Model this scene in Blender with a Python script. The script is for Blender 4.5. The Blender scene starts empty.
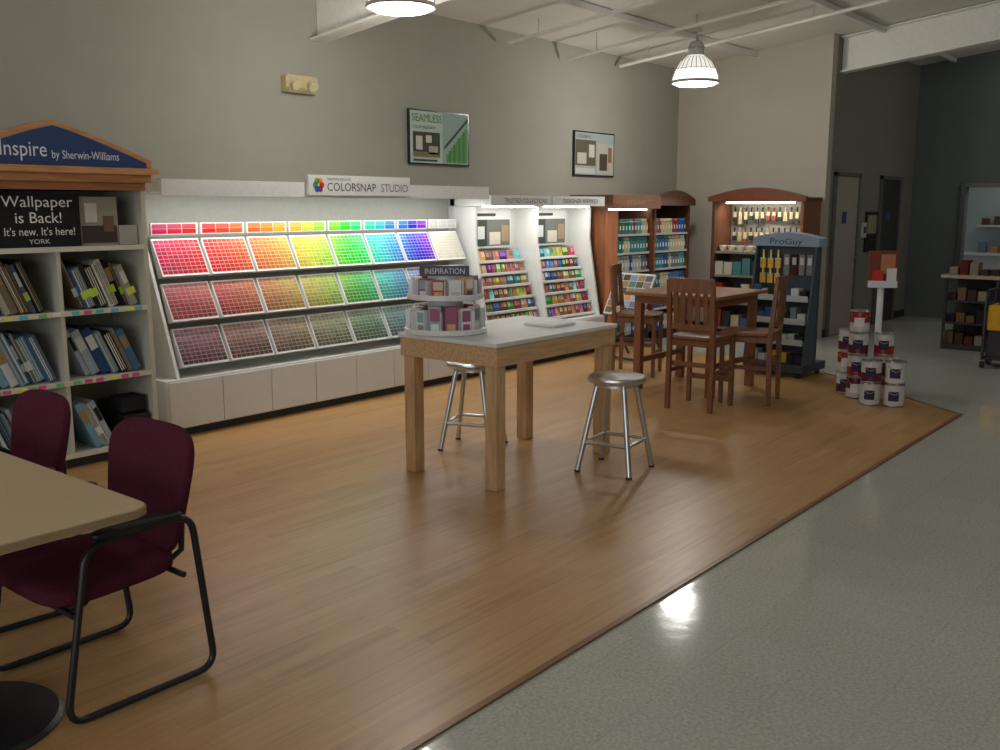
import bpy, math, random, colorsys
from mathutils import Matrix, Vector, Euler
random.seed(7)
SC=bpy.context.scene
COL=SC.collection
H=1.65
def s(r,g,b):
    f=lambda c:(c/255/12.92) if c/255<=0.04045 else ((c/255+0.055)/1.055)**2.4
    return (f(r),f(g),f(b))
# ---------------------------------------------------------------- materials
def newmat(name):
    m=bpy.data.materials.new(name); m.use_nodes=True
    nt=m.node_tree; return m,nt,nt.nodes['Principled BSDF']
def mk(name,rough=.5,spec=.5,metal=0,ns=30,amp=.08,bump=0,bs=200,stretch=None,emit=0,coat=0):
    m,nt,b=newmat(name); N=nt.nodes; L=nt.links
    a=N.new('ShaderNodeVertexColor'); a.layer_name='Col'
    tc=N.new('ShaderNodeTexCoord'); mp=N.new('ShaderNodeMapping'); L.new(tc.outputs['Object'],mp.inputs[0])
    if stretch: mp.inputs['Scale'].default_value=stretch
    no=N.new('ShaderNodeTexNoise'); no.inputs['Scale'].default_value=ns; no.inputs['Detail'].default_value=5
    L.new(mp.outputs[0],no.inputs['Vector'])
    mr=N.new('ShaderNodeMapRange'); mr.inputs['To Min'].default_value=1-amp; mr.inputs['To Max'].default_value=1+amp
    mr.inputs['From Min'].default_value=.3; mr.inputs['From Max'].default_value=.7
    L.new(no.outputs[0],mr.inputs[0])
    v=N.new('ShaderNodeVectorMath'); v.operation='SCALE'
    L.new(a.outputs[0],v.inputs[0]); L.new(mr.outputs[0],v.inputs['Scale'])
    L.new(v.outputs[0],b.inputs['Base Color'])
    b.inputs['Roughness'].default_value=rough; b.inputs['Specular IOR Level'].default_value=spec
    b.inputs['Metallic'].default_value=metal; b.inputs['Coat Weight'].default_value=coat
    if emit:
        L.new(a.outputs[0],b.inputs['Emission Color']); b.inputs['Emission Strength'].default_value=emit
    if bump:
        n2=N.new('ShaderNodeTexNoise'); n2.inputs['Scale'].default_value=bs; L.new(mp.outputs[0],n2.inputs['Vector'])
        bp=N.new('ShaderNodeBump'); bp.inputs['Strength'].default_value=bump; bp.inputs['Distance'].default_value=.01
        L.new(n2.outputs[0],bp.inputs['Height']); L.new(bp.outputs[0],b.inputs['Normal'])
    return m
MT=dict(
 paint=mk('painted_drywall',.85,.25,ns=3,amp=.03,bump=.08,bs=150),
 matte=mk('matte_plastic',.6,.4,amp=.04),
 paper=mk('printed_paper',.75,.2,ns=60,amp=.06),
 gloss=mk('gloss_plastic',.25,.5,amp=.04),
 lam=mk('laminate',.35,.5,ns=80,amp=.04),
 wood=mk('stained_wood',.4,.4,ns=6,amp=.2,stretch=(6,6,.8)),
 woodh=mk('stained_wood_horizontal',.35,.4,ns=6,amp=.2,stretch=(.8,9,9)),
 fabric=mk('woven_fabric',.95,.1,ns=250,amp=.4,bump=.5,bs=500),
 metal=mk('brushed_aluminium',.3,.5,metal=1,ns=40,amp=.1,stretch=(1,1,8)),
 black=mk('black_steel',.35,.5,amp=.05),
 glow=mk('lamp_glow',.4,.5,emit=5,amp=0),
 tube=mk('tube_glow',.4,.5,emit=9,amp=0),
)
def wood_floor():
    m,nt,b=newmat('wood_plank_floor'); N=nt.nodes; L=nt.links
    tc=N.new('ShaderNodeTexCoord')
    br=N.new('ShaderNodeTexBrick'); br.offset=.37; br.inputs['Scale'].default_value=1
    br.inputs['Brick Width'].default_value=.95; br.inputs['Row Height'].default_value=.085
    br.inputs['Mortar Size'].default_value=.0012; br.inputs['Mortar Smooth'].default_value=.3
    br.inputs['Color1'].default_value=(.34,.34,.34,1); br.inputs['Color2'].default_value=(.66,.66,.66,1); br.inputs['Mortar'].default_value=(.14,.14,.14,1)
    L.new(tc.outputs['Object'],br.inputs['Vector'])
    mp=N.new('ShaderNodeMapping'); mp.inputs['Scale'].default_value=(1.2,22,1); L.new(tc.outputs['Object'],mp.inputs[0])
    no=N.new('ShaderNodeTexNoise'); no.inputs['Scale'].default_value=2.2; no.inputs['Detail'].default_value=6; no.inputs['Distortion'].default_value=.6
    L.new(mp.outputs[0],no.inputs['Vector'])
    mxn=N.new('ShaderNodeMath'); mxn.operation='MULTIPLY_ADD'; mxn.inputs[1].default_value=.5
    L.new(no.outputs[0],mxn.inputs[0]); 
    rgb=N.new('ShaderNodeRGBToBW'); L.new(br.outputs['Color'],rgb.inputs[0])
    m2=N.new('ShaderNodeMath'); m2.operation='MULTIPLY'; m2.inputs[1].default_value=.5; L.new(rgb.outputs[0],m2.inputs[0]); L.new(m2.outputs[0],mxn.inputs[2])
    cr=N.new('ShaderNodeValToRGB'); e=cr.color_ramp.elements
    e[0].position=.1; e[0].color=(.14,.075,.026,1); e[1].position=.8; e[1].color=(.56,.335,.145,1)
    k=e.new(.45); k.color=(.43,.24,.092,1)
    L.new(mxn.outputs[0],cr.inputs[0]); L.new(cr.outputs[0],b.inputs['Base Color'])
    b.inputs['Roughness'].default_value=.34; b.inputs['Specular IOR Level'].default_value=.5
    return m
def tile_floor():
    m,nt,b=newmat('vinyl_tile_floor'); N=nt.nodes; L=nt.links
    tc=N.new('ShaderNodeTexCoord')
    br=N.new('ShaderNodeTexBrick'); br.offset=0; br.inputs['Brick Width'].default_value=.305; br.inputs['Row Height'].default_value=.305
    br.inputs['Scale'].default_value=1; br.inputs['Mortar Size'].default_value=.001
    br.inputs['Color1'].default_value=(.46,.46,.40,1); br.inputs['Color2'].default_value=(.49,.49,.43,1); br.inputs['Mortar'].default_value=(.37,.37,.33,1)
    L.new(tc.outputs['Object'],br.inputs['Vector'])
    no=N.new('ShaderNodeTexNoise'); no.inputs['Scale'].default_value=75; no.inputs['Detail'].default_value=6; L.new(tc.outputs['Object'],no.inputs['Vector'])
    mr=N.new('ShaderNodeMapRange'); mr.inputs['From Min'].default_value=.35; mr.inputs['From Max'].default_value=.65; mr.inputs['To Min'].default_value=.82; mr.inputs['To Max'].default_value=1.1
    L.new(no.outputs[0],mr.inputs[0])
    v=N.new('ShaderNodeVectorMath'); v.operation='SCALE'; L.new(br.outputs['Color'],v.inputs[0]); L.new(mr.outputs[0],v.inputs['Scale'])
    L.new(v.outputs[0],b.inputs['Base Color'])
    b.inputs['Roughness'].default_value=.10
    n2=N.new('ShaderNodeTexNoise'); n2.inputs['Scale'].default_value=14; L.new(tc.outputs['Object'],n2.inputs['Vector'])
    bp=N.new('ShaderNodeBump'); bp.inputs['Strength'].default_value=.05; bp.inputs['Distance'].default_value=.01
    L.new(n2.outputs[0],bp.inputs['Height']); L.new(bp.outputs[0],b.inputs['Normal'])
    return m
MT['woodfloor']=wood_floor(); MT['tilefloor']=tile_floor()
# ---------------------------------------------------------------- builder
class B:
    def __init__(self): self.v=[];self.f=[];self.m=[];self.c=[];self.sm=[];self.M=Matrix.Identity(4)
    def add(self,vs,fs,m,c,sm=False):
        o=len(self.v)
        self.v+= [tuple(self.M@Vector(p)) for p in vs]
        for f in fs:
            self.f.append([i+o for i in f]); self.m.append(m); self.c.append(c); self.sm.append(sm)
    def quad(self,p,m,c): self.add(p,[list(range(len(p)))],m,c)
    def box(self,x0,x1,y0,y1,z0,z1,m,c,R=None):
        vs=[(x,y,z) for x in(x0,x1) for y in(y0,y1) for z in(z0,z1)]
        if R is not None: vs=[tuple(R@Vector(p)) for p in vs]
        self.add(vs,[(0,1,3,2),(4,6,7,5),(0,4,5,1),(2,3,7,6),(0,2,6,4),(1,5,7,3)],m,c)
    def prism(self,poly,axis,a0,a1,m,c,sm=False):
        def P(p,a):
            return {'z':(p[0],p[1],a),'y':(p[0],a,p[1]),'x':(a,p[0],p[1])}[axis]
        n=len(poly); vs=[P(p,a0) for p in poly]+[P(p,a1) for p in poly]
        self.add(vs,[list(range(n)),list(range(2*n-1,n-1,-1))],m,c)
        self.add(vs,[[i,(i+1)%n,n+(i+1)%n,n+i] for i in range(n)],m,c,sm)
    def cyl(self,p0,p1,r0,r1,m,c,n=16,cap=True):
        p0=Vector(p0);p1=Vector(p1); d=(p1-p0).normalized()
        a=d.orthogonal().normalized(); b=d.cross(a)
        vs=[]
        for p,r in((p0,r0),(p1,r1)):
            for i in range(n):
                t=2*math.pi*i/n; vs.append(tuple(p+a*(r*math.cos(t))+b*(r*math.sin(t))))
        self.add(vs,[[i,(i+1)%n,n+(i+1)%n,n+i] for i in range(n)],m,c,True)
        if cap: self.add(vs,[list(range(n))[::-1],list(range(n,2*n))],m,c)
    def tube(self,pts,r,m,c,n=10,closed=False):
        pts=[Vector(p) for p in pts]; rings=[]; k=len(pts); a=None
        for i in range(k):
            if closed: d=(pts[(i+1)%k]-pts[i-1])
            else: d=pts[min(i+1,k-1)]-pts[max(i-1,0)]
            d.normalize()
            if a is None: a=d.orthogonal().normalized()
            a=(a-d*a.dot(d)).normalized(); b=d.cross(a)
            rings.append([tuple(pts[i]+a*(r*math.cos(2*math.pi*j/n))+b*(r*math.sin(2*math.pi*j/n))) for j in range(n)])
        vs=[p for q in rings for p in q]; fs=[]
        for i in range(k if closed else k-1):
            i2=(i+1)%k
            for j in range(n): fs.append([i*n+j,i*n+(j+1)%n,i2*n+(j+1)%n,i2*n+j])
        self.add(vs,fs,m,c,True)
        if not closed: self.add(vs,[list(range(n))[::-1],list(range((k-1)*n,k*n))],m,c)
    def lathe(self,prof,cx,cy,m,c,n=32,cols=None):
        vs=[];
        for r,z in prof:
            for j in range(n):
                t=2*math.pi*j/n; vs.append((cx+r*math.cos(t),cy+r*math.sin(t),z))
        for i in range(len(prof)-1):
            cc=c if cols is None else cols[i]
            self.add(vs[i*n:(i+2)*n],[[j,(j+1)%n,n+(j+1)%n,n+j] for j in range(n)],m,cc,True)
    def blob(self,size,e1,e2,deform,m,c,nu=40,nv=20):
        cf=lambda t,e: math.copysign(abs(math.cos(t))**e,math.cos(t))
        sf=lambda t,e: math.copysign(abs(math.sin(t))**e,math.sin(t))
        vs=[]
        for i in range(nv+1):
            et=-math.pi/2+math.pi*i/nv
            for j in range(nu):
                w=2*math.pi*j/nu
                vs.append(deform(size[0]*cf(et,e1)*cf(w,e2),size[1]*cf(et,e1)*sf(w,e2),size[2]*sf(et,e1)))
        fs=[[i*nu+j,i*nu+(j+1)%nu,(i+1)*nu+(j+1)%nu,(i+1)*nu+j] for i in range(nv) for j in range(nu)]
        self.add(vs,fs,m,c,True)
    def obj(self,name,bevel=0,loc=None,rz=0):
        me=bpy.data.meshes.new(name); me.from_pydata(self.v,[],self.f)
        keys=[]; 
        for m in self.m:
            if m not in keys: keys.append(m)
        for k in keys: me.materials.append(MT[k])
        ca=me.color_attributes.new('Col','FLOAT_COLOR','CORNER')
        vals=[]
        for p,m,c,sm in zip(me.polygons,self.m,self.c,self.sm):
            p.material_index=keys.index(m); p.use_smooth=sm
            vals+= [c[0],c[1],c[2],1.0]*p.loop_total
        ca.data.foreach_set('color',vals)
        me.update()
        o=bpy.data.objects.new(name,me); COL.objects.link(o)
        if loc: o.location=loc
        o.rotation_euler[2]=rz
        if bevel:
            md=o.modifiers.new('bevel','BEVEL'); md.width=bevel; md.segments=2; md.limit_method='ANGLE'; md.angle_limit=math.radians(50)
        return o
def dup(o,loc,rz=0):
    n=bpy.data.objects.new(o.name.split('.')[0],o.data); COL.objects.link(n); n.location=loc; n.rotation_euler[2]=rz
    for md in o.modifiers:
        k=n.modifiers.new('bevel','BEVEL'); k.width=md.width;k.segments=md.segments;k.limit_method='ANGLE';k.angle_limit=md.angle_limit
    return n
flat={}
def flatmat(c):
    k=tuple(round(x,3) for x in c)
    if k not in flat:
        m,nt,b=newmat('lettering'); b.inputs['Base Color'].default_value=(*c,1); b.inputs['Roughness'].default_value=.6; flat[k]=m
    return flat[k]
def text(parent,st,loc,w,h,c,face='-y'):
    cu=bpy.data.curves.new('lettering','FONT'); cu.body=st; cu.size=1; cu.extrude=0.0; cu.resolution_u=3
    cu.materials.append(flatmat(c))
    o=bpy.data.objects.new('lettering',cu); COL.objects.link(o)
    bpy.context.view_layer.update()
    d=o.dimensions
    o.scale=(w/max(d.x,.01),h/max(d.y,.01),1)
    bb=[Vector(q) for q in o.bound_box]; mx=min(q.x for q in bb)*o.scale[0]; my=min(q.y for q in bb)*o.scale[1]
    o.rotation_euler=(math.pi/2,0,0) if face=='-y' else (math.pi/2,0,-math.pi/2)
    off=Vector((-mx,0,-my)) if face=='-y' else Vector((0,mx,-my))
    o.location=Vector(loc)+off
    if parent: 
        o.parent=parent; o.matrix_parent_inverse=parent.matrix_world.inverted()
    return o
# ---------------------------------------------------------------- room shell
YW=6.7; XB=12.0; ZC=3.5; SL=.115
cz=lambda y: ZC+SL*(YW-y)
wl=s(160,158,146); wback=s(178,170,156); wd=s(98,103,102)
def simple(name,fn,bevel=0):
    b=B(); fn(b); return b.obj(name,bevel)
simple('floor',lambda b:b.box(-4.5,17.6,-4.5,6.85,-.1,0,'tilefloor',(1,1,1)))
poly=[(-4.4,1.957),(8.22,1.957),(9.9,4.1),(9.9,6.69),(-4.4,6.69)]
simple('floor_wood_inlay',lambda b:b.prism(poly,'z',.0005,.008,'woodfloor',(1,1,1)))
def ftrim(b):
    c=s(130,88,50)
    b.box(-4.4,8.22,1.93,1.957,.0006,.010,'woodh',c)
    b.prism([(8.22,1.93),(8.24,1.93),(9.93,4.09),(9.9,4.1),(8.215,1.957)],'z',.0006,.010,'woodh',c)
simple('trim_1',ftrim)
simple('wall_left',lambda b:b.box(-4.5,12.15,6.7,6.85,0,ZC,'paint',wl))
simple('wall_back',lambda b:b.prism([(4.6,0),(6.7,0),(6.7,ZC),(4.6,cz(4.6))],'x',12.0,12.15,'paint',wback))
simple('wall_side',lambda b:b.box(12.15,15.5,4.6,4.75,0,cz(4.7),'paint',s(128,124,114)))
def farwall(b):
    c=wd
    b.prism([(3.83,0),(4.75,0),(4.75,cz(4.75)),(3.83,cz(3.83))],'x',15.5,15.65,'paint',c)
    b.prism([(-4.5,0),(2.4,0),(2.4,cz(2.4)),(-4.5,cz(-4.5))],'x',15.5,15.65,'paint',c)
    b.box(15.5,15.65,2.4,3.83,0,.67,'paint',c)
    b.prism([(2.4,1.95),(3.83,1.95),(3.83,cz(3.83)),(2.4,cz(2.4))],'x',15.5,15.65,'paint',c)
simple('wall_far',farwall)
simple('wall_right',lambda b:b.prism([(-4.5,0),(17.6,0),(17.6,cz(-4.5)),(-4.5,cz(-4.5))],'y',-4.65,-4.5,'paint',wl))
def wfront(b):
    b.box(-4.65,-4.5,-4.65,6.85,0,.5,'paint',wl)
    b.box(-4.65,-4.5,-4.65,6.85,2.8,ZC,'paint',wl)
    for y in (-4.65,-1.6,1.6,4.9): b.box(-4.65,-4.5,y,y+.35,.5,2.8,'paint',wl)
    b.box(-4.65,-4.5,5.2,6.85,.5,2.8,'paint',wl)
simple('wall_front',wfront)
def ceil(b):
    c=s(222,220,212)
    b.prism([(-4.65,cz(-4.65)),(6.85,cz(6.85)),(6.85,cz(6.85)+.1),(-4.65,cz(-4.65)+.1)],'x',-4.65,17.6,'paint',c)
simple('ceiling',ceil)
simple('wall_stockroom',lambda b:b.box(17.2,17.3,1.6,4.6,0,2.6,'paint',s(150,158,152)))
def owin(b):
    c=s(60,62,62)
    for y0,y1,z0,z1 in ((2.34,3.89,.61,.67),(2.34,3.89,1.95,2.01),(3.83,3.89,.67,1.95),(2.34,2.4,.67,1.95)):
        b.box(15.44,15.499,y0,y1,z0,z1,'lam',c)
simple('window_1',owin,.003)
def beam(b,x,y0,y1):
    c=s(226,224,216); hw=.09
    zb=lambda y: cz(y)-.44
    zt=lambda y: cz(y)-.01
    b.prism([(y0,zb(y0)),(y1,zb(y1)),(y1,zb(y1)+.02),(y0,zb(y0)+.02)],'x',x-hw,x+hw,'matte',c)
    b.prism([(y0,zt(y0)-.02),(y1,zt(y1)-.02),(y1,zt(y1)),(y0,zt(y0))],'x',x-hw,x+hw,'matte',c)
    b.prism([(y0,zb(y0)),(y1,zb(y1)),(y1,zt(y1)),(y0,zt(y0))],'x',x-.008,x+.008,'matte',c)
for x,y1 in ((5.68,6.69),(12.3,4.59),(-1.2,6.69)):
    b=B(); beam(b,x,-4.4,y1); b.obj('ceiling_beam')
def purl(b):
    c=s(218,216,210)
    for y in (5.6,4.1,2.6,1.1,-.4,-1.9):
        b.box(-4.4,15.4,y-.025,y+.025,cz(y)-.07,cz(y)-.01,'matte',c)
simple('trim_2',purl)
for x,dz in ((8.17,.16),(9.23,.2),(10.34,.16)):
    b=B(); y0,y1=6.6,-4.2
    b.tube([(x,y0,cz(y0)-dz),(x,y1,cz(y1)-dz)],.02,'matte',s(225,223,215))
    for y in (6.2,4.2,2.2,.2): b.cyl((x,y,cz(y)-dz),(x,y,cz(y)),.006,.006,'metal',s(200,200,200),8)
    b.obj('ceiling_pipe')
simple('baseboard_back',lambda b:b.box(11.985,12.0,4.6,6.7,0,.1,'matte',s(45,42,40)))
simple('baseboard_side',lambda b:b.box(12.15,15.5,4.585,4.6,0,.1,'matte',s(45,42,40)))
simple('baseboard_left',lambda b:b.box(-4.4,12,6.685,6.7,0,.1,'matte',s(45,42,40)))
def door(b,x0,x1,c):
    fr=s(95,92,86)
    b.box(x0-.05,x0,4.56,4.598,0,2.1,'matte',fr); b.box(x1,x1+.05,4.56,4.598,0,2.1,'matte',fr); b.box(x0-.05,x1+.05,4.56,4.598,2.05,2.1,'matte',fr)
    b.box(x0,x1,4.575,4.598,.005,2.05,'lam',c)
    b.cyl((x1-.08,4.575,1.0),(x1-.08,4.53,1.0),.012,.012,'metal',s(190,190,190)); b.cyl((x1-.08,4.53,1.0),(x1-.19,4.53,1.0),.01,.01,'metal',s(190,190,190))
    b.box(x0+.25,x0+.4,4.568,4.574,1.45,1.6,'paper',s(60,80,120))
b=B(); door(b,12.3,13.1,s(160,152,140)); b.obj('door_1',.002)
b=B(); door(b,14.05,14.85,s(50,48,46)); b.obj('door_2',.002)
b=B(); b.box(13.35,13.5,4.57,4.6,1.25,1.45,'matte',s(190,188,180)); b.box(13.38,13.47,4.565,4.571,1.31,1.4,'gloss',s(70,70,70)); b.obj('wall_thermostat',.003)
b=B(); b.box(13.5,13.95,4.58,4.6,1.05,1.6,'paper',s(40,38,36)); b.box(13.55,13.9,4.575,4.581,1.3,1.55,'paper',s(150,140,120)); b.obj('notice_board')

# ---------------------------------------------------------------- pendant lamps
def lamp():
    b=B()
    b.lathe([(.235,-.17),(.245,-.15),(.235,-.10),(.21,-.03)],0,0,'glow',(.40,.39,.36),48)
    b.lathe([(.21,-.03),(.165,.05),(.11,.10),(.075,.12)],0,0,'glow',(.17,.165,.15),48)
    b.lathe([(.235,-.17),(.20,-.19),(.1,-.2),(0,-.2)],0,0,'glow',(1,.98,.94),48)
    for i in range(24):
        t=2*math.pi*i/24; ct,st_=math.cos(t),math.sin(t)
        b.tube([(r*ct,r*st_,z) for r,z in ((.246,-.15),(.237,-.10),(.212,-.03),(.167,.05),(.112,.10))],.0045,'gloss',(.75,.75,.72),5)
    b.lathe([(.211,-.036),(.221,-.03),(.211,-.024)],0,0,'gloss',(.7,.7,.66),48)
    b.lathe([(.249,-.175),(.255,-.165),(.252,-.145),(.24,-.15)],0,0,'metal',s(200,200,195),48)
    b.lathe([(0,.26),(.05,.26),(.07,.245),(.08,.22),(.08,.14),(.085,.12),(.075,.11)],0,0,'gloss',s(190,188,180),28)
    b.lathe([(.083,.2),(.09,.2),(.09,.185),(.083,.185)],0,0,'metal',s(160,160,160),28)
    b.tube([(0,0,.26),(0,0,.385)],.01,'metal',s(180,180,180))
    b.tube([(.0,0,.30),(.02,0,.32),(.03,0,.30),(.02,0,.27),(0,0,.28)],.006,'metal',s(180,180,180),6)
    b.box(-.06,.06,-.04,.04,.36,.40,'matte',s(215,213,205))
    return b.obj('pendant_lamp')
L0=None
for i,(x,y,z) in enumerate(((5.2,5.2,3.25),(9.6,5.17,3.14),(.8,5.2,3.25),(.8,.6,3.7),(5.2,-.6,3.8),(9.6,-.6,3.8),(13.8,1.8,3.6))):  # last lamp is out of view, added to lighten the far walls
    if L0 is None: L0=lamp(); L0.location=(x,y,z); o=L0
    else: o=dup(L0,(x,y,z))
    ld=bpy.data.lights.new('bulb','POINT'); ld.energy={0:36,1:56,2:16,3:16,4:24,5:24,6:14}[i]; ld.color=(1,.975,.92); ld.shadow_soft_size=.12
    lo=bpy.data.objects.new('bulb',ld); COL.objects.link(lo); lo.parent=o; lo.location=(0,0,-.33)
b=B(); b.tube([(9.6,5.17,3.52),(9.6,5.17,cz(5.17)-.0)],.01,'metal',s(180,180,180)); b.obj('lamp_rod')
def area(name,loc,rot,sx,sy,e,c,parent=None):
    ld=bpy.data.lights.new(name,'AREA'); ld.shape='RECTANGLE'; ld.size=sx; ld.size_y=sy; ld.energy=e; ld.color=c
    o=bpy.data.objects.new(name,ld); COL.objects.link(o); o.location=loc; o.rotation_euler=rot
    if parent: o.parent=parent
    return o

# ---------------------------------------------------------------- paint chip wall
b=B()
w=s(222,222,219)
b.box(3.70,7.28,6.14,6.68,.0,.07,'matte',s(60,60,60))
b.box(3.68,7.28,6.10,6.68,.07,.43,'lam',w)
n=8
for i in range(n):
    x0=3.70+i*(3.56/n); b.box(x0+.004,x0+3.56/n-.004,6.085,6.10,.08,.415,'lam',s(222,223,221))
b.box(3.72,7.28,6.655,6.69,.43,1.84,'matte',s(150,150,143))
b.prism([(6.14,.43),(6.64,.43),(6.64,1.46),(6.50,1.46)],'x',3.80,3.825,'lam',w)
b.box(3.73,7.24,6.10,6.68,1.76,1.845,'lam',s(235,235,232))
b.box(3.73,7.24,6.085,6.10,1.735,1.85,'gloss',s(238,238,236))
b.box(3.85,7.15,6.2,6.26,1.742,1.758,'tube',(1,.99,.95))
hues=[(340,358),(0,20),(24,46),(50,80),(90,148),(165,208),(212,275),(40,60)]
def PT(x,t,off):
    nx=(0,-.955,.298)
    return (x,6.2+.30*t+nx[1]*off,.46+.97*t+nx[2]*off)
for r in range(3):
    tt1=1-r/3.-.012; tt0=1-(r+1)/3.+.03
    for k in range(8):
        x0=3.845+k*.42+.014; x1=x0+.392
        fo=.07; to=.02
        ps=[PT(x0,tt0,.0),PT(x1,tt0,.0),PT(x1,tt1,.0),PT(x0,tt1,.0)]; qs=[PT(x0,tt0,fo),PT(x1,tt0,fo),PT(x1,tt1,to),PT(x0,tt1,to)]
        b.add(ps+qs,[(0,1,2,3),(4,5,6,7),(0,1,5,4),(1,2,6,5),(2,3,7,6),(3,0,4,7)],'lam',s(226,226,224))
        nc,nr=9,9
        for i in range(nr):
            for j in range(nc):
                a=x0+.009+(x1-x0-.015)*j/nc; a2=a+(x1-x0-.015)/nc-.0028
                t1=tt1-.012-(tt1-tt0-.024)*i/nr; t2=t1-(tt1-tt0-.024)/nr+.0035
                fn=lambda t: to+(fo-to)*(tt1-t)/(tt1-tt0)+.0015
                h0,h1=hues[k]; hh=(h0+(h1-h0)*j/(nc-1))/360
                u=i/(nr-1); rnd=random.uniform(-.07,.05)
                if r==0: S,V=(.70+.28*u,.84-.16*u+rnd)
                elif r==1: S,V=(.50+.34*u,.74-.24*u+rnd)
                else: S,V=(.24+.2*u,.62-.30*u+rnd)
                S+=random.uniform(-.08,.06)
                if k==7: S*=.12; V=min(.82,V+.14)
                if k==6 and r>0: S*=.6
                if k in(3,4,5,6) and r==2: S*=.8
                if r==1 and k==0: hh=(355+12*j/nc)/360%1; S*=.85
                c=colorsys.hsv_to_rgb(hh%1,max(0,min(1,S)),max(0,min(1,V))); c=s(*[q*255 for q in c])
                b.quad([PT(a,t2,fn(t2)),PT(a2,t2,fn(t2)),PT(a2,t1,fn(t1)),PT(a,t1,fn(t1))],'paper',c)
for k in range(8):
    x0=3.845+k*.42+.014
    b.box(x0,x0+.392,6.47,6.49,1.455,1.54,'lam',s(226,226,224))
    for j in range(3):
        for q2 in range(2):
            h0,h1=hues[k]; c=colorsys.hsv_to_rgb((h0+(h1-h0)*j/2)/360%1,(.85-.25*q2 if k<7 else .03),.74); c=s(*[q*255 for q in c])
            z0=1.462+.037*q2
            b.quad([(x0+.01+j*.124,6.468,z0),(x0+.128+j*.124,6.468,z0),(x0+.128+j*.124,6.468,z0+.034),(x0+.01+j*.124,6.468,z0+.034)],'paper',c)
chip=b.obj('paint_chip_display')
area('canopy_light',(5.5,6.2,1.73),(math.radians(14),0,0),3.3,.1,14,(1,.99,.96),chip)
b=B(); b.box(4.99,6.12,6.045,6.075,1.75,1.91,'lam',s(228,228,226))
pc=[s(230,60,50),s(240,150,40),s(120,180,60),s(60,160,120),s(60,110,190),s(150,70,150)]
for i in range(6):
    t=i*math.pi/3; cx,czz=5.09+.034*math.cos(t),1.83+.036*math.sin(t)
    b.quad([(cx+.026*math.cos(q*math.pi/4+t),6.043,czz+.026*math.sin(q*math.pi/4+t)) for q in range(8)],'paper',pc[i])
b.box(5.2,5.24,6.075,6.084,1.76,1.84,'matte',s(200,200,200)); b.box(5.86,5.9,6.075,6.084,1.76,1.84,'matte',s(200,200,200))
sg=b.obj('store_sign')
text(sg,'COLORSNAP',(5.18,6.043,1.785),.53,.065,s(60,65,70)); text(sg,'STUDIO',(5.77,6.043,1.785),.32,.065,s(110,115,120)); text(sg,'SHERWIN-WILLIAMS',(5.18,6.043,1.868),.25,.022,s(70,75,80))
sg.parent=chip

# ---------------------------------------------------------------- colour collection display (white, 2 bays)
b=B()
b.box(7.30,9.30,6.14,6.68,0,.07,'matte',s(60,60,60)); b.box(7.29,9.32,6.10,6.68,.07,.43,'lam',w)
for i in range(4): b.box(7.30+i*.505,7.30+i*.505+.497,6.085,6.1,.08,.415,'lam',w)
b.box(7.29,9.32,6.58,6.68,.43,1.78,'lam',s(205,205,200))
for x in (7.29,8.295,9.295): b.prism([(6.15,.43),(6.58,.43),(6.58,1.66),(6.3,1.66),(6.3,1.3)],'x',x,x+.025,'lam',w)
for bi,x0 in enumerate((7.29,8.31)):
    b.box(x0,x0+.99,6.10,6.64,1.67,1.775,'lam',s(225,225,222))
    b.box(x0+.1,x0+.9,6.25,6.3,1.655,1.672,'tube',(1,.98,.92))
    px=x0+.27
    b.box(px,px+.6,6.55,6.579,1.235,1.62,'paper',s(215,217,214))
    Q2=lambda xa,xb,za,zb,c,yy: b.quad([(xa,yy,za),(xb,yy,za),(xb,yy,zb),(xa,yy,zb)],'paper',c)
    Q2(px+.02,px+.58,1.255,1.53,s(110,112,104),6.549); Q2(px+.02,px+.2,1.255,1.53,s(64,70,66),6.548)
    Q2(px+.24,px+.42,1.27,1.40,s(205,198,182),6.547); Q2(px+.44,px+.56,1.30,1.47,s(160,140,110),6.547); Q2(px+.05,px+.16,1.33,1.46,s(200,205,200),6.547)
    Q2(px+.04,px+.34,1.565,1.595,s(70,75,78),6.548)
    for r in range(6):
        zz=1.10-.128*r; yy=6.45-.05*r
        b.box(x0+.03,x0+.97,yy,yy+.03,zz-.008,zz+.012,'lam',s(230,230,228))
        b.box(x0+.03,x0+.97,yy,6.58,zz-.014,zz-.008,'lam',s(215,215,212))
        n=12 if r%2 else 8; pitch=.93/n
        for j in range(n):
            hh=random.choice([.01,.05,.08,.11,.15,.25,.35,.5,.58,.62,.95,.78]); c=colorsys.hsv_to_rgb(hh,random.uniform(.3,.85),random.uniform(.25,.8)); c=s(*[q*255 for q in c])
            xa=x0+.04+j*pitch; hgt=random.uniform(.10,.118)
            R=Matrix.Translation((0,yy+.035,zz))@Matrix.Rotation(math.radians(-16),4,'X')@Matrix.Translation((0,-yy-.035,-zz))
            b.box(xa,xa+pitch-.008,yy+.035,yy+.045,zz,zz+hgt,'paper',c,R)
            for q in range(2):
                c2=colorsys.hsv_to_rgb((hh+random.uniform(-.06,.06))%1,random.uniform(.1,.6),random.uniform(.5,.9)); c2=s(*[q_*255 for q_ in c2])
                xq=xa+.006+q*(pitch-.02)/2
                b.box(xq,xq+(pitch-.026)/2,yy+.0335,yy+.0352,zz+hgt*.45,zz+hgt*.9,'paper',c2,R)
cc=b.obj('color_collection_display')
text(cc,'TRUSTED COLLECTIONS',(7.5,6.098,1.70),.7,.045,s(60,65,70)); text(cc,'DESIGNER INSPIRED',(8.5,6.098,1.70),.66,.045,s(60,65,70))
area('canopy_light',(8.3,6.22,1.65),(math.radians(14),0,0),1.8,.08,8,(1,.99,.96),cc)

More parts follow.
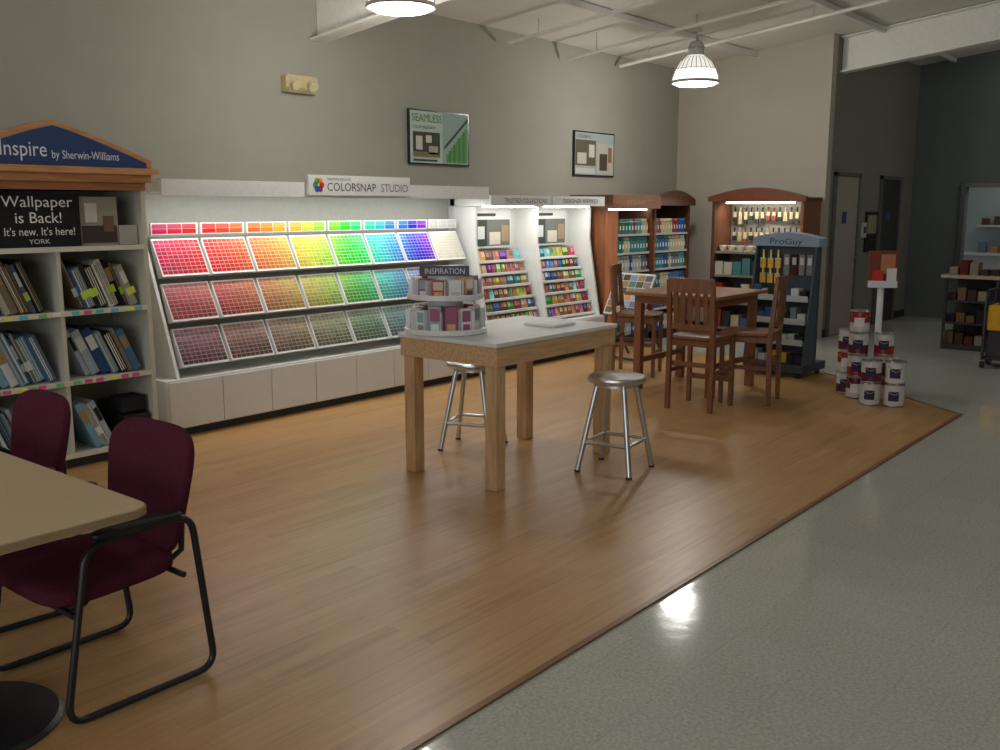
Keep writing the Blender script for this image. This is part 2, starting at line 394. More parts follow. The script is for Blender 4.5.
# ---------------------------------------------------------------- brown shelving bays + spray cans
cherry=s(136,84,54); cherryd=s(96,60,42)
def bay(x0,x1,arch,front=6.15):
    b=B()
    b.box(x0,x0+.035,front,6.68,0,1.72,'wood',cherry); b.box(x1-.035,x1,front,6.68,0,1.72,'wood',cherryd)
    b.box(x0,x1,6.62,6.68,0,1.72,'matte',s(90,90,88))
    b.box(x0,x1,front,6.68,0,.12,'matte',s(40,38,36))
    zs=[.12,.40,.66,.90,1.12,1.34]
    for z in zs[1:]: b.box(x0+.035,x1-.035,front+.02,6.62,z-.02,z,'matte',s(120,120,116)); b.box(x0+.035,x1-.035,front+.01,front+.022,z-.025,z+.003,'paper',s(190,190,185))
    if arch:
        N=14; pts=[(x0-.03,1.68)]+[(x0-.03+(x1-x0+.06)*i/N,1.76+.11*math.sin(math.pi*i/N)) for i in range(N+1)]+[(x1+.03,1.68)]
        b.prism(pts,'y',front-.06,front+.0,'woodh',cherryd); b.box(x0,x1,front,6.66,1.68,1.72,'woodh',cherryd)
    else:
        b.box(x0-.02,x1+.02,front-.1,6.66,1.64,1.80,'woodh',s(128,88,66))
        b.box(x0+.05,x1-.05,front+.05,front+.1,1.625,1.64,'tube',(.8,.78,.7))
    o=b.obj('spray_paint_shelf',.003)
    g=B()
    pal=[s(40,130,120),s(40,90,160),s(190,195,195),s(60,140,150),s(160,60,50),s(70,150,160),s(200,190,150),s(80,120,90),s(110,120,130),s(40,42,46),s(70,110,160)]
    for z,z2 in zip(zs,zs[1:]+[1.64]):
        x=x0+.075
        c=random.choice(pal); left=random.randint(1,4)
        while x<x1-.07:
            left-=1
            if left<=0: c=random.choice(pal); left=random.randint(1,4)
            for y in (front+.06,front+.13):
                g.cyl((x,y,z+.0005),(x,y,z+.14),.031,.031,'gloss',c,10); g.cyl((x,y,z+.14),(x,y,z+.152),.031,.018,'metal',s(180,180,180),10,False)
                g.cyl((x,y,z+.152),(x,y,z+.18),.024,.022,'gloss',tuple(min(1,q*1.5+.03) for q in c),10)
                g.quad([(x-.014,y-.0315,z+.05),(x+.014,y-.0315,z+.05),(x+.014,y-.0315,z+.10),(x-.014,y-.0315,z+.10)],'paper',s(225,225,220))
            x+=.068
    g.obj('spray_paint_cans')
    return o
o=bay(9.42,10.45,False); text(o,'STAINS',(9.7,6.048,1.69),.4,.05,s(150,140,120))
bay(10.5,11.4,True)
b=B(); b.prism([(9.33,6.1),(9.40,5.98),(9.43,6.0),(9.37,6.12)],'z',0,1.62,'wood',s(170,104,64)); b.obj('end_panel',.003)

# ---------------------------------------------------------------- back wall sundries cabinet
b=B(); xf=11.45
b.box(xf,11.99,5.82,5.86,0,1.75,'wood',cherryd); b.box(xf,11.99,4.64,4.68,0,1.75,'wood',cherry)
b.box(11.93,11.985,4.68,5.82,0,1.75,'matte',s(110,108,100))
N=18; pts=[(4.60,1.73)]+[(4.60+1.3*i/N,1.79+.11*math.sin(math.pi*i/N)) for i in range(N+1)]+[(5.90,1.73)]
b.prism(pts,'x',xf-.05,xf+.01,'woodh',s(112,66,48)); b.box(xf,11.98,4.62,5.88,1.73,1.78,'woodh',cherryd)
b.box(xf+.06,xf+.12,4.8,5.7,1.705,1.725,'tube',(1,.95,.85))
for z in (.12,.45,.8,1.1): b.box(xf+.04,11.93,4.68,5.82,z-.03,z,'lam',s(130,125,116))
cabt=b.obj('sundries_cabinet',.003)
area('cabinet_light',(xf+.15,5.25,1.70),(0,math.radians(-25),0),.08,1.0,7,(1,.95,.84),cabt)
g=B()
for i in range(14):
    y=4.74+i*.077; 
    for z0,c in ((1.66,s(40,38,36)),(1.4,s(60,45,35))):
        x=11.86; hh=random.uniform(.1,.16)
        cc_=random.choice([c,s(160,140,100),s(25,25,25),s(120,40,35)])
        g.box(x,x+.02,y-.02,y+.02,z0-hh,z0-.06,'matte',s(170,155,120)); g.box(x,x+.022,y-.025,y+.025,z0-hh-.06,z0-hh,'matte',cc_)
        g.cyl((x+.01,y,z0-.06),(x+.01,y,z0),.008,.012,'gloss',cc_,8)
g.obj('hanging_paint_brushes')
g=B()
for z in (.121,.451,.801,1.101):
    y=4.76
    while y<5.78:
        c=random.choice([s(190,185,170),s(60,90,120),s(170,160,130),s(130,45,40),s(205,200,185),s(70,120,120),s(45,45,48)])
        if z>.9:
            g.lathe([(.0,z),(.035,z),(.055,z+.05),(.06,z+.07),(.052,z+.068),(0,z+.03)],11.6,y,'gloss',s(215,205,180),14)
        else: g.box(11.50,11.75,y-.055,y+.055,z,z+random.uniform(.12,.26),'gloss',c)
        y+=.125
g.obj('painting_supplies')

# ---------------------------------------------------------------- bookcase of wallpaper books
b=B(); bw=s(200,196,180); X0,X1,YF=2.28,3.48,5.88
b.box(X0,X0+.03,YF,6.36,0,1.78,'lam',bw); b.box(X1-.03,X1,YF,6.36,0,1.78,'lam',bw)
b.box(X0,X1,6.34,6.37,0,1.78,'lam',s(150,145,130))
b.box(2.865,2.89,YF+.01,6.34,.1,1.41,'lam',bw)
b.box(X0,X1,YF+.04,6.34,0,.08,'matte',s(50,45,40))
zsb=[.10,.57,1.01,1.41]
for z in zsb:
    b.box(X0+.03,X1-.03,YF+.005,6.34,z-.025,z,'lam',bw)
    b.box(X0+.03,X1-.03,YF-.003,YF+.005,z-.028,z+.004,'lam',s(215,210,192))
    if z<1.4 and z>.2:
        x=X0+.05
        while x<X1-.1:
            c=random.choice([s(90,190,210),s(225,90,140),s(235,225,110),s(120,200,120),s(240,240,235)])
            b.box(x,x+.05,YF-.005,YF-.003,z-.024,z,'paper',c); x+=random.uniform(.055,.12)
b.box(X0,X1,YF,6.36,1.76,1.79,'lam',bw)
wd2=s(192,136,90)
b.box(X0-.02,X1-.01,YF-.03,6.38,1.76,1.81,'woodh',s(170,112,70)); b.box(X0-.05,X1+.02,YF-.06,6.38,1.81,1.86,'woodh',wd2); b.box(X0-.08,X1+.05,YF-.10,6.38,1.86,1.90,'woodh',s(200,144,96))
def arc(z_end,z_pk,pad,n=12):
    xm=(X0+X1)/2; hw=(X1-X0)/2+pad
    return [(xm+hw*(1-2*i/n), z_end+(z_pk-z_end)*(1-abs(1-2*i/n)**1.15)) for i in range(n+1)]
b.prism([(X0-.05,1.90),(X1+.05,1.90)]+arc(1.955,2.175,.05),'y',YF-.02,YF+.10,'woodh',s(200,144,96))
b.prism([(X0,1.905),(X1,1.905)]+arc(1.935,2.14,.0),'y',YF-.045,YF-.02,'lam',s(38,62,112))
bk=b.obj('wallpaper_bookcase',.002)
text(bk,'Inspire',(2.555,YF-.047,1.925),.275,.115,s(235,235,235)); text(bk,'by Sherwin-Williams',(2.86,YF-.047,1.93),.43,.065,s(235,235,235))
b=B(); b.box(2.31,3.04,5.90,5.915,1.415,1.735,'paper',s(34,32,32)); b.box(3.05,3.30,5.92,5.935,1.415,1.72,'paper',s(160,150,136))
b.box(3.06,3.29,5.917,5.92,1.43,1.54,'paper',s(70,60,52)); b.box(3.08,3.16,5.915,5.917,1.56,1.68,'paper',s(205,200,185)); b.box(3.2,3.27,5.915,5.917,1.5,1.6,'paper',s(110,90,70)); b.box(3.31,3.44,5.93,5.94,1.415,1.54,'paper',s(190,186,175))
sn=b.obj('wallpaper_sign')
text(sn,'Wallpaper',(2.565,5.898,1.635),.43,.085,s(235,235,230)); text(sn,'is Back!',(2.64,5.898,1.56),.28,.065,s(235,235,230)); text(sn,"It's new. It's here!",(2.57,5.898,1.485),.43,.05,s(235,235,230)); text(sn,'YORK',(2.71,5.898,1.435),.13,.028,s(220,220,215))
sn.parent=bk
g=B()
pal=[s(205,202,192),s(60,58,56),s(130,112,92),s(90,110,140),s(170,165,150),s(45,40,38),s(100,80,60),s(40,38,36),s(215,215,210),s(30,28,28)]
pal2=[s(170,185,200),s(80,115,150),s(205,205,200),s(50,75,115),s(140,145,140),s(45,40,38),s(120,160,180)]
for zi,z in enumerate(zsb[:3]):
    for ci,(xa,xb) in enumerate(((X0+.04,2.855),(2.90,X1-.04))):
        a=math.radians(random.uniform(19,26)); first=True
        if zi==0 and ci==1: xb=3.22
        while True:
            th=random.uniform(.018,.06); h=random.uniform(.27,.35); 
            if first: x=xa+.36*math.sin(a)+.005; first=False
            if x+th/math.cos(a)>xb-.01: break
            R=Matrix.Translation((x,0,z+.002))@Matrix.Rotation(-a,4,'Y')
            c=random.choice(pal if zi==2 else pal2); d=random.uniform(0,.09)
            g.box(0,th,YF+.03+d,6.30,0,h,'paper',c,R)
            if random.random()<.5:
                for q in range(3): g.box(th*(.15+.27*q),th*(.27+.27*q),YF+.0285+d,YF+.03+d,.01,h-.01,'paper',random.choice([s(225,222,210),s(180,170,150),s(120,100,80)]),R)
            else:
                g.box(.003,th-.003,YF+.0285+d,YF+.03+d,h*.55,h*.85,'paper',random.choice([s(220,220,215),s(40,40,40),s(160,130,90)]),R)
            if random.random()<.3: g.box(-.005,th+.02,YF+.0265+d,YF+.0283+d,h*.25,h*.42,'paper',random.choice([s(190,220,80),s(225,225,90),s(235,235,235)]),R)
            x+=th/math.cos(a)+.003
g.obj('wallpaper_books')
g=B(); g.prism([(5.92,.102),(6.2,.102),(6.24,.36),(5.90,.28)],'x',3.24,3.43,'black',s(28,28,30)); g.box(3.25,3.42,5.93,6.1,.30,.40,'paper',s(40,40,46)); g.obj('magazine_bin',.004)

# ---------------------------------------------------------------- white-top consultation table
mp_=s(206,168,124)
b=B()
for x in (4.18,5.31):
    for y in (3.46,4.12): b.box(x,x+.085,y,y+.085,.009,.855,'wood',mp_)
b.box(4.165,5.41,3.445,4.22,.75,.865,'woodh',mp_)
b.box(4.155,5.42,3.435,4.23,.865,.89,'lam',s(226,226,224))
tb=b.obj('consultation_table',.003)
b=B(); b.box(4.95,5.2,3.62,3.86,.892,.905,'gloss',s(232,232,235)); b.box(4.97,5.18,3.64,3.84,.905,.908,'paper',s(250,250,250)); b.obj('paper_pad',.002)
b=B(); C=(4.375,4.03); wc=s(232,232,230)
for z,r in ((.892,.25),(1.10,.23)):
    b.lathe([(0,z),(r,z),(r+.006,z+.004),(r+.006,z+.03),(r,z+.035),(r-.008,z+.03),(r-.01,z+.015),(0,z+.015)],C[0],C[1],'gloss',wc,40)
b.cyl((C[0],C[1],.9),(C[0],C[1],1.27),.11,.11,'lam',s(215,212,208),20)
cp=[s(190,80,70),s(235,235,230),s(90,110,140),s(225,180,130),s(150,150,155),s(240,240,240),s(170,100,130),s(150,180,190),s(215,205,190),s(235,235,230),s(240,240,238)]
for z,r,n,hh in ((.908,.222,14,.16),(1.117,.20,12,.13)):
    for i in range(n):
        t=2*math.pi*i/n
        R=Matrix.Translation((C[0],C[1],0))@Matrix.Rotation(t,4,'Z')
        c=random.choice(cp); h2=hh*random.uniform(.8,1)
        b.box(r-.045,r,-.037,.037,z,z+h2,'paper',c,R)
        b.box(r,r+.0012,-.03,.03,z+h2*.45,z+h2*.92,'paper',random.choice(cp),R)
        b.box(r,r+.0014,-.025,.025,z+h2*.1,z+h2*.35,'paper',random.choice(cp),R)
        b.box(r-.05,r+.022,.0425,.0445,z,z+hh*.8,'gloss',s(235,235,235),R)
R=Matrix.Translation((C[0],C[1],0))@Matrix.Rotation(math.radians(-50),4,'Z')
b.box(-.15,.15,-.116,-.106,1.245,1.305,'paper',s(100,96,112),R)
ca=b.obj('brochure_carousel')
t_=text(ca,'INSPIRATION',(0,0,0),.24,.035,s(235,235,235)); 
pt=R@Vector((-.12,-.1175,1.257)); t_.location=pt; t_.rotation_euler=(math.pi/2,0,math.radians(-50))

# ---------------------------------------------------------------- stools
def stool():
    b=B(); al=s(212,214,216)
    b.lathe([(0,.595),(.08,.593),(.15,.598),(.172,.607),(.182,.602),(.184,.59),(.18,.572),(.165,.565),(.15,.57),(0,.57)],0,0,'metal',al,48)
    b.lathe([(.14,.572),(.14,.545),(.13,.545)],0,0,'metal',al,40)
    for i in range(4):
        t=math.pi/4+i*math.pi/2; ct,st_=math.cos(t),math.sin(t)
        b.tube([(.12*ct,.12*st_,.575),(.14*ct,.14*st_,.50),(.25*ct,.25*st_,.012)],.017,'metal',al,12)
        b.cyl((.25*ct,.25*st_,.012),(.252*ct,.252*st_,.0),.019,.019,'matte',s(50,50,50),12)
    r=lambda z:.14+(.11)*(.50-z)/.488
    for i in range(4):
        z=.19
        t=math.pi/4+i*math.pi/2; t2=t+math.pi/2
        b.tube([(r(z)*math.cos(t),r(z)*math.sin(t),z),(r(z)*math.cos(t2),r(z)*math.sin(t2),z)],.012,'metal',al,10)
    return b.obj('metal_stool')
st1=stool(); st1.location=(5.05,3.20,.009); st1.rotation_euler[2]=math.radians(8)
dup(st1,(4.92,4.28,.009),math.radians(22))

# ---------------------------------------------------------------- counter-height table and chairs
ch=s(128,82,52)
b=B()
b.box(7.45,8.45,3.72,4.66,.875,.905,'woodh',s(146,98,64)); b.box(7.52,8.38,3.79,4.59,.80,.875,'woodh',ch)
for x in (7.52,8.31):
    for y in (3.79,4.52): b.box(x,x+.07,y,y+.07,.009,.80,'wood',ch)
b.box(7.55,8.35,3.82,3.85,.25,.30,'woodh',ch); b.box(7.55,8.35,4.53,4.56,.25,.30,'woodh',ch)
b.obj('counter_table',.004)
b=B(); b.lathe([(0,.906),(.035,.906),(.04,.912),(.05,.97),(.046,.97),(.036,.915),(0,.912)],7.95,4.1,'gloss',s(200,200,200),20); b.obj('desk_cup')
def barchair():
    b=B(); c=s(122,78,50)
    for y in (-.19,.19):
        b.prism([(-.235,0),(-.20,0),(-.185,.55),(-.235,1.07),(-.26,1.07),(-.225,.55)],'y',y-.018,y+.018,'wood',c)
        b.box(.17,.205,y-.018,y+.018,0,.58,'wood',c)
        b.box(-.2,.18,y-.01,y+.01,.30,.335,'wood',c); b.box(-.2,.18,y-.01,y+.01,.53,.58,'wood',c)
    b.box(.175,.20,-.18,.18,.20,.245,'wood',c); b.box(-.205,-.185,-.18,.18,.36,.40,'wood',c); b.box(.175,.2,-.18,.18,.53,.58,'wood',c); b.box(-.21,-.18,-.18,.18,.53,.58,'wood',c)
    b.blob((.225,.215,.02),.3,.35,lambda x,y,z:(x-.0,y,z+.6-.012*math.exp(-(x*x+y*y)/.02)),'wood',c,40,12)
    def rail(z0,z1,xo):
        n=8; P=[(xo-.0-.03*(1-(2*i/n-1)**2),-.2+.4*i/n) for i in range(n+1)]
        poly=[(x,y) for x,y in P]+[(x+.022,y) for x,y in P[::-1]]
        b.prism(poly,'z',z0,z1,'wood',c)
    rail(.97,1.085,-.25); rail(.67,.71,-.22)
    for i in range(5):
        y=-.13+.065*i; dx=-.03*(1-(y/.2)**2)
        R=Matrix.Translation((-.205+dx,y,.70))@Matrix.Rotation(math.radians(-4.2),4,'Y')
        b.box(-.006,.006,-.02,.02,0,.29,'wood',c,R)
    return b.obj('counter_height_chair',.003)
bc=barchair(); bc.location=(7.17,3.72,.009); bc.rotation_euler[2]=math.radians(3)
dup(bc,(7.66,3.52,.009),math.radians(102)); dup(bc,(8.25,4.98,.009),math.radians(-70))
b=B()
for y in (0,.5):
    b.tube([(0,y,.009),(.06,y,.5),(.3,y,.95)],.014,'black',s(60,60,60)); b.tube([(.45,y,.009),(.1,y,.55)],.014,'black',s(60,60,60))
b.tube([(0,0,.03),(0,.5,.03)],.012,'black',s(60,60,60))
R=Matrix.Translation((.02,-.02,.5))@Matrix.Rotation(math.radians(28),4,'Y')
b.box(0,.03,0,.54,0,.5,'lam',s(210,208,200),R)
for i in range(6):
    for j in range(5):
        c=colorsys.hsv_to_rgb(random.choice([.03,.08,.1,.4,.6]),random.uniform(.1,.5),random.uniform(.3,.8)); c=s(*[q*255 for q in c])
        b.box(-.004,0,.02+j*.103,.112+j*.103,.02+i*.078,.088+i*.078,'paper',c,R)
b.obj('color_card_stand',.0,(8.85,5.35,0.0),math.radians(-8))

# ---------------------------------------------------------------- sundry display rack
b=B(); dk=s(54,64,74)
b.box(-.25,.25,-.32,.32,.06,.14,'matte',dk)
for x in(-.2,.2):
    for y in(-.26,.26): b.cyl((x,y-.015,.03),(x,y+.015,.03),.03,.03,'black',s(20,20,20),16)
b.box(-.03,.03,-.32,.32,.14,1.30,'matte',dk)
b.prism([(-.25,.14),(-.03,.14),(-.03,1.28),(-.08,1.28)],'y',.305,.325,'matte',s(70,80,92)); b.prism([(-.25,.14),(-.03,.14),(-.03,1.28),(-.08,1.28)],'y',-.325,-.305,'matte',s(70,80,92))
hd=[(-.35,1.28),(.35,1.28),(.35,1.36)]+[(.35-.7*i/12,1.36+.055*math.sin(math.pi*i/12)) for i in range(1,12)]+[(-.35,1.36)]
b.prism(hd,'x',-.10,.08,'matte',s(140,160,178))
for z,d in ((.36,.22),(.56,.19),(.78,.15)):
    b.box(-.03-d,-.03,-.305,.305,z-.02,z,'lam',s(150,155,158)); b.box(-.035-d,-.03-d,-.305,.305,z-.03,z+.03,'lam',s(180,188,192))
rk=b.obj('tool_display_rack',.003,(9.22,3.86,.0),math.radians(-4))
tt=text(None,'ProGuy',(0,0,0),.34,.075,s(30,50,95),'-x'); tt.parent=rk; tt.location=(-.102,.17,1.30)
b=B()
for z,hm in ((.141,.12),(.361,.1),(.561,.13),(.781,.12)):
    y=-.27
    while y<.27:
        c=random.choice([s(215,215,210),s(210,170,60),s(50,50,54),s(120,130,140),s(205,205,200),s(60,90,130)])
        ww=random.uniform(.05,.09); b.box(-.16,-.05,y,min(y+ww,.295),z,z+random.uniform(.5,1)*hm,'paper',c); y+=ww+.012
for i,y in enumerate((.25,.17,.09)):
    for z in (1.2,1.05):
        b.box(-.06,-.045,y-.03,y+.03,z-.14,z-.06,'matte',s(225,180,60)); b.box(-.062,-.043,y-.032,y+.032,z-.06,z-.04,'metal',s(180,180,180)); b.cyl((-.052,y,z-.04),(-.052,y,z+.04),.013,.01,'gloss',s(235,205,90),8)
for y in (0,-.08,-.16,-.24):
    b.box(-.05,-.035,y-.03,y+.03,1.0,1.2,'paper',random.choice([s(40,44,50),s(130,130,130),s(90,30,30)]))
    b.box(-.052,-.05,y-.02,y+.02,1.1,1.17,'paper',s(200,200,195))
b.obj('painting_tools',0,(9.22,3.86,.0),math.radians(-4))

# ---------------------------------------------------------------- paint cans
def cans(items,name):
    b=B()
    for x,y,l,c in items:
        z=.0095+l*.193; r=.082
        b.lathe([(0,z),(r,z),(r+.002,z+.006),(r,z+.012)],x,y,'metal',s(170,170,170),24)
        cw=s(200,195,190)
        top=(int(x*100)+l)%3!=0
        b.lathe([(r,z+.012),(r,z+.085),(r,z+.178)],x,y,'gloss',c,24,cols=[c,cw] if top else [cw,c])
        vs=[];a0=math.radians(165)
        for k in range(7):
            a=a0+math.radians(10*k); vs.append((x+(r+.001)*math.cos(a),y+(r+.001)*math.sin(a),z+.05)); vs.append((x+(r+.001)*math.cos(a),y+(r+.001)*math.sin(a),z+.13))
        b.add(vs,[(2*k,2*k+2,2*k+3,2*k+1) for k in range(6)],'paper',s(60,50,70) if top else s(225,220,215),True)
        b.lathe([(r,z+.178),(r+.003,z+.184),(r,z+.19),(r-.01,z+.19),(r-.014,z+.184),(r-.03,z+.187),(0,z+.187)],x,y,'metal',s(170,170,170),24)
        b.tube([(x+(r+.003)*math.cos(math.radians(150+12*k)),y+(r+.003)*math.sin(math.radians(150+12*k)),z+.155-.05*math.sin(math.pi*k/8)) for k in range(9)],.0022,'metal',s(190,190,190),5)
    return b.obj(name)
red=s(150,36,42); whi=s(200,194,190); bur=s(96,30,40)
it=[]
for i,((x,y),hgt) in enumerate((((8.40,2.85),4),((8.49,2.66),3),((8.17,2.65),2),((8.23,2.47),2),((8.57,3.0),3))):
    for l in range(hgt): it.append((x,y,l,(whi,bur,whi)[(i+l*2)%3] if i in(2,3) else (red if (i+l)%2 else bur)))
cans(it,'paint_can_stack')
b=B()
b.lathe([(0,.0005),(.13,.0005),(.13,.012),(.03,.03),(0,.03)],0,0,'lam',s(225,225,222),24)
b.cyl((0,0,.02),(0,0,1.12),.028,.028,'gloss',s(225,225,222),16)
R=Matrix.Rotation(math.radians(28),4,'Z')
b.box(-.04,-.01,-.12,.12,.95,1.27,'paper',s(120,64,46),R); b.box(-.045,-.04,-.10,.02,1.07,1.24,'paper',s(180,120,90),R); b.box(-.08,-.04,-.12,.12,.95,1.01,'gloss',s(210,215,218),R)
b.box(-.07,-.045,-.11,-.03,.96,1.12,'paper',s(220,215,205),R); b.box(-.07,-.045,.0,.09,.96,1.10,'paper',s(190,60,60),R)
b.obj('brochure_pole_stand',.002,(8.74,2.80,.008))

# ---------------------------------------------------------------- right side
b=B(); d=s(44,38,34)
b.box(-.3,.3,-.33,.33,.84,.88,'lam',s(160,142,118)); b.box(-.26,.26,-.29,.29,.0,.06,'matte',d)
for x in(-.26,.23):
    for y in(-.29,.26): b.box(x,x+.03,y,y+.03,.06,.84,'black',d)
for z in(.3,.56): b.box(-.26,.26,-.29,.29,z,z+.02,'matte',d)
b.box(.2,.23,-.26,.26,.06,.84,'matte',s(30,28,27))
b.obj('merchandise_stand',.003,(12.35,2.85,.0005))
b=B()
for z in(.06,.32,.58,.88):
    for i in range(5):
        y=-.22+i*.11; c=random.choice([s(60,44,36),s(100,80,60),s(36,36,40),s(130,120,105),s(90,34,26),s(36,32,30)])
        b.box(-.2,0,y-.045,y+.045,z+.0005,z+random.uniform(.06,.17),'paper',c)
b.obj('boxed_goods',.002,(12.35,2.85,.0005))
b=B(); ye=s(215,160,30); kk=s(32,32,32)
for y in(-.2,.2):
    b.tube([(-.2,y,.1),(-.2,y,.70),(-.12,y,.80),(.2,y,.80)],.016,'black',kk); b.tube([(-.2,y,.1),(.2,y,.1),(.2,y,.8)],.016,'black',kk)
    b.cyl((.12,y-.02,.1),(.12,y+.02,.1),.1,.1,'black',s(22,22,22),24); b.cyl((-.17,y-.02,.035),(-.17,y+.02,.035),.035,.035,'black',s(22,22,22),16)
b.box(-.19,.19,-.18,.18,.09,.12,'black',kk)
b.box(-.18,.15,-.17,.17,.12,.40,'gloss',s(50,50,52)); b.box(-.19,.16,-.18,.18,.40,.66,'gloss',ye); b.box(-.1,.1,-.1,.1,.66,.78,'gloss',kk); b.cyl((-.2,0,.53),(-.23,0,.53),.05,.05,'black',kk,20)
b.obj('paint_sprayer_cart',.006,(11.05,2.2,.0005))
b=B()
b.box(16.9,17.19,1.8,4.2,0,.9,'lam',s(170,170,165)); b.box(16.85,17.19,1.8,4.2,.9,.94,'lam',s(200,200,195))
b.box(17.0,17.19,1.9,4.0,1.35,1.38,'lam',s(190,190,185))
b.obj('stockroom_counter')
b=B()
for i in range(9):
    y=2.4+i*.18; c=random.choice([s(200,100,50),s(200,198,190),s(180,130,60),s(100,120,130)])
    b.box(16.95,17.1,y,y+.1,.941,.941+random.uniform(.1,.22),'gloss',c); b.box(17.02,17.15,y,y+.1,1.381,1.381+random.uniform(.1,.2),'gloss',random.choice([s(150,155,150),s(90,60,50)]))
b.obj('stockroom_containers')
area('stockroom_light',(16.4,3.1,2.6),(0,0,0),.8,.8,6,(1,.97,.92))

# ---------------------------------------------------------------- wall posters, emergency light
def frame(b,x0,x1,z0,z1):
    b.box(x0,x1,6.67,6.695,z0,z1,'gloss',s(35,35,35)); return 6.669
def Q(b,y,x0,x1,z0,z1,c): b.quad([(x0,y,z0),(x1,y,z0),(x1,y,z1),(x0,y,z1)],'paper',c)
b=B(); y=frame(b,6.75,7.62,2.07,2.59)
Q(b,y,6.765,7.605,2.085,2.575,s(178,196,184)); y-=.001
Q(b,y,7.22,7.6,2.085,2.575,s(148,170,160)); 
y-=.001
Q(b,y,6.80,7.18,2.14,2.38,s(72,68,58)); y-=.001
Q(b,y,6.80,7.18,2.14,2.19,s(130,110,84)); Q(b,y,6.84,6.93,2.21,2.34,s(195,195,185)); Q(b,y,7.02,7.15,2.17,2.25,s(170,165,150)); Q(b,y,6.98,7.06,2.28,2.35,s(205,200,180)); Q(b,y,7.09,7.15,2.28,2.35,s(60,90,60))
for i in range(9):
    xx=7.27+i*.035; Q(b,y,xx,xx+.035,2.10,2.18+i*.033,s(76,130,68) if i%2 else s(104,150,90))
b.quad([(7.24,y-.001,2.22),(7.60,y-.001,2.52),(7.60,y-.001,2.55),(7.24,y-.001,2.25)],'paper',s(60,70,66))
Q(b,y,6.8,7.14,2.10,2.12,s(60,70,66))
p1=b.obj('framed_poster'); text(p1,'SEAMLESS',(6.79,y-.001,2.475),.42,.075,s(70,120,50)); text(p1,'COLOR MADE EASY',(6.79,y-.001,2.41),.32,.03,s(60,80,80))
b=B(); y=frame(b,9.50,10.36,2.03,2.55)
Q(b,y,9.515,10.345,2.045,2.535,s(165,175,175)); y-=.001
Q(b,y,9.52,9.95,2.15,2.45,s(100,90,75)); Q(b,y,9.98,10.33,2.06,2.42,s(190,185,172)); y-=.001
Q(b,y,9.56,9.75,2.17,2.3,s(200,195,185)); Q(b,y,10.03,10.2,2.1,2.3,s(80,70,60)); Q(b,y,9.8,9.92,2.25,2.4,s(205,205,195)); Q(b,y,10.22,10.3,2.2,2.38,s(140,110,80)); Q(b,y,9.53,9.93,2.06,2.12,s(200,200,195))
p2=b.obj('framed_poster'); text(p2,'COLORFUL',(9.55,y-.001,2.47),.3,.04,s(70,90,80))
b=B()
b.prism([(5.28,2.61),(5.60,2.61),(5.61,2.63),(5.61,2.73),(5.59,2.75),(5.29,2.75),(5.27,2.73),(5.27,2.63)],'y',6.63,6.70,'matte',s(196,180,138))
for x in(5.35,5.53): b.cyl((x,6.63,2.685),(x,6.585,2.66),.04,.046,'gloss',s(210,198,160),20)
b.box(5.28,5.6,6.615,6.63,2.62,2.645,'matte',s(170,155,118))
b.obj('emergency_light',.004)

# ---------------------------------------------------------------- foreground meeting table
def rr(x0,x1,y0,y1,r,n=8):
    out=[]
    for cx,cy,a in ((x1-r,y1-r,0),(x0+r,y1-r,90),(x0+r,y0+r,180),(x1-r,y0+r,270)):
        for i in range(n+1):
            t=math.radians(a+90*i/n); out.append((cx+r*math.cos(t),cy+r*math.sin(t)))
    return out
b=B()
b.prism(rr(.63,1.53,2.65,4.5,.07),'z',.712,.742,'lam',s(196,174,138),True)
b.prism(rr(.625,1.535,2.645,4.505,.07),'z',.715,.738,'matte',s(150,126,92),True)
for y in (3.12,4.02):
    b.lathe([(0,.009),(.28,.009),(.285,.018),(.27,.03),(.06,.05),(.045,.07),(.04,.1),(.04,.66),(.06,.69),(.06,.712)],1.11,y,'black',s(28,30,34),40)
    b.box(.75,1.42,y-.03,y+.03,.69,.712,'black',s(28,30,34))
b.obj('meeting_table')
b=B(); R=Matrix.Translation((1.12,2.90,.743))@Matrix.Rotation(.9,4,'Z'); b.cyl(R@Vector((0,0,.006)),R@Vector((.13,0,.006)),.005,.005,'gloss',s(230,230,230),10); b.cyl(R@Vector((.13,0,.006)),R@Vector((.145,0,.006)),.005,.001,'metal',s(90,90,90),10); b.obj('pen')
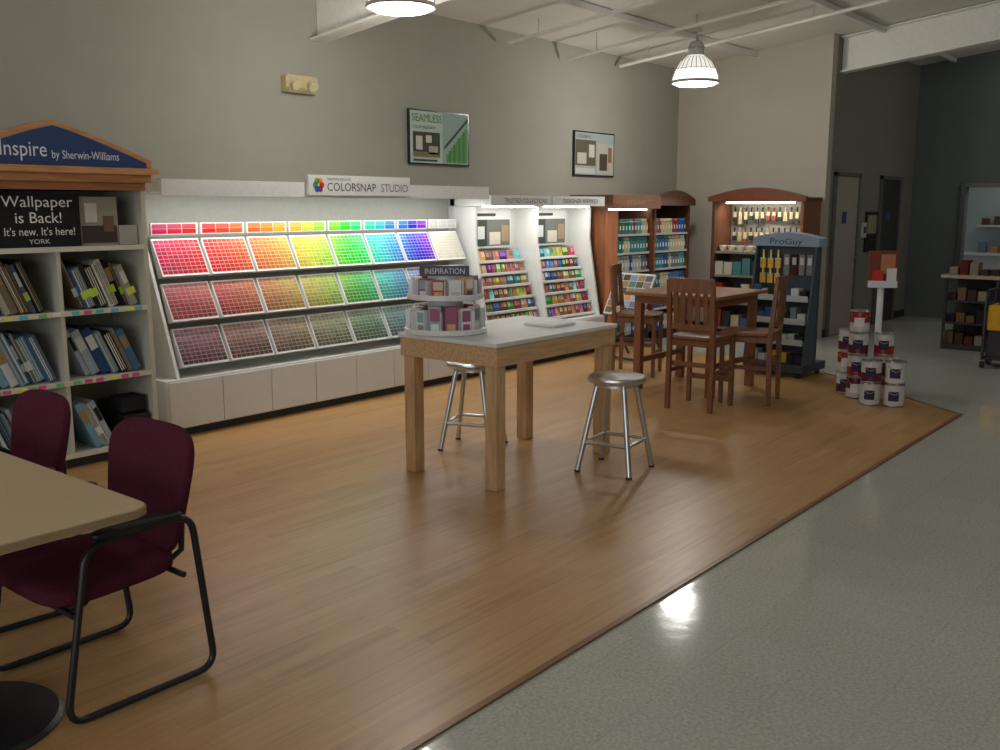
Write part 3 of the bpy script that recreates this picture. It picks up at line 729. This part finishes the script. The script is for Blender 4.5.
def armchair():
    b=B(); k=s(26,26,30); mar=s(86,36,52)
    def smooth(P,n=5,rad=.07):
        out=[]; m=len(P)
        for i in range(m):
            p=Vector(P[i]);a=Vector(P[i-1]);c=Vector(P[(i+1)%m])
            ra=min(rad,(a-p).length*.45); rc=min(rad,(c-p).length*.45)
            s0=p+(a-p).normalized()*ra; s1=p+(c-p).normalized()*rc
            for j in range(n+1):
                t=j/n; out.append(tuple((1-t)**2*s0+2*t*(1-t)*p+t*t*s1))
        return out
    for y in(-.28,.28):
        b.tube(smooth([(-.28,y,.015),(.265,y,.015),(.20,y,.60),(-.18,y,.585)]),.0125,'black',k,10,True)
        b.blob((.16,.028,.016),.5,.5,lambda x,yy,z,y=y:(x-.0,yy+y,z+.612),'black',s(22,22,24),24,10)
    for x,z in((-.22,.36),(.16,.39)): b.tube([(x,-.28,z),(x,.28,z)],.011,'black',k)
    for y in(-.15,.15):
        b.tube([(-.22,y,.36),(.16,y,.39),(.235,y,.43),(.25,y,.60)],.011,'black',k)
    b.blob((.25,.255,.045),.55,.45,lambda x,y,z:(x-.045,y*(1-.10*(x/.25)),z+.42-.02*max(0,-x-.12)-.008*math.exp(-(x*x+y*y)/.02)),'fabric',mar,56,18)
    def bd(p,q,r_):
        z=p; y=q*(1+.14*z/.23)
        return (.235+r_+.20*z-.55*y*y, y, .645+z)
    b.blob((.228,.25,.034),.6,.5,bd,'fabric',mar,56,18)
    return b.obj('upholstered_armchair')
a1=armchair(); a1.location=(1.585,3.13,.009); a1.rotation_euler[2]=math.radians(0)
dup(a1,(1.60,4.02,.009),math.radians(-4))

# ---------------------------------------------------------------- added daylight fill + world
area('added_daylight_fill',(-4.4,.3,1.65),(0,math.radians(-90),0),2.2,8.5,120,(.88,.95,1))  # added area light, fills the room as if from unseen front windows
wd_=bpy.data.worlds.new('World'); SC.world=wd_; wd_.use_nodes=True
wd_.node_tree.nodes['Background'].inputs[0].default_value=(.75,.85,1,1); wd_.node_tree.nodes['Background'].inputs[1].default_value=.5
# ---------------------------------------------------------------- camera
cd=bpy.data.cameras.new('camera'); co=bpy.data.objects.new('camera',cd); COL.objects.link(co); SC.camera=co
Fh=Vector((.7728,.6346,0)); Rr=Vector((.6346,-.7728,0)); ct,st_=.9852,.1714
fw=Fh*ct+Vector((0,0,-st_)); up=Fh*st_+Vector((0,0,ct))
M=Matrix((Rr,up,-fw)).transposed().to_4x4(); M.translation=(0,0,H)
co.matrix_world=M; cd.sensor_width=36; cd.lens=34.56; cd.clip_start=.05
SC.view_settings.view_transform='Standard'
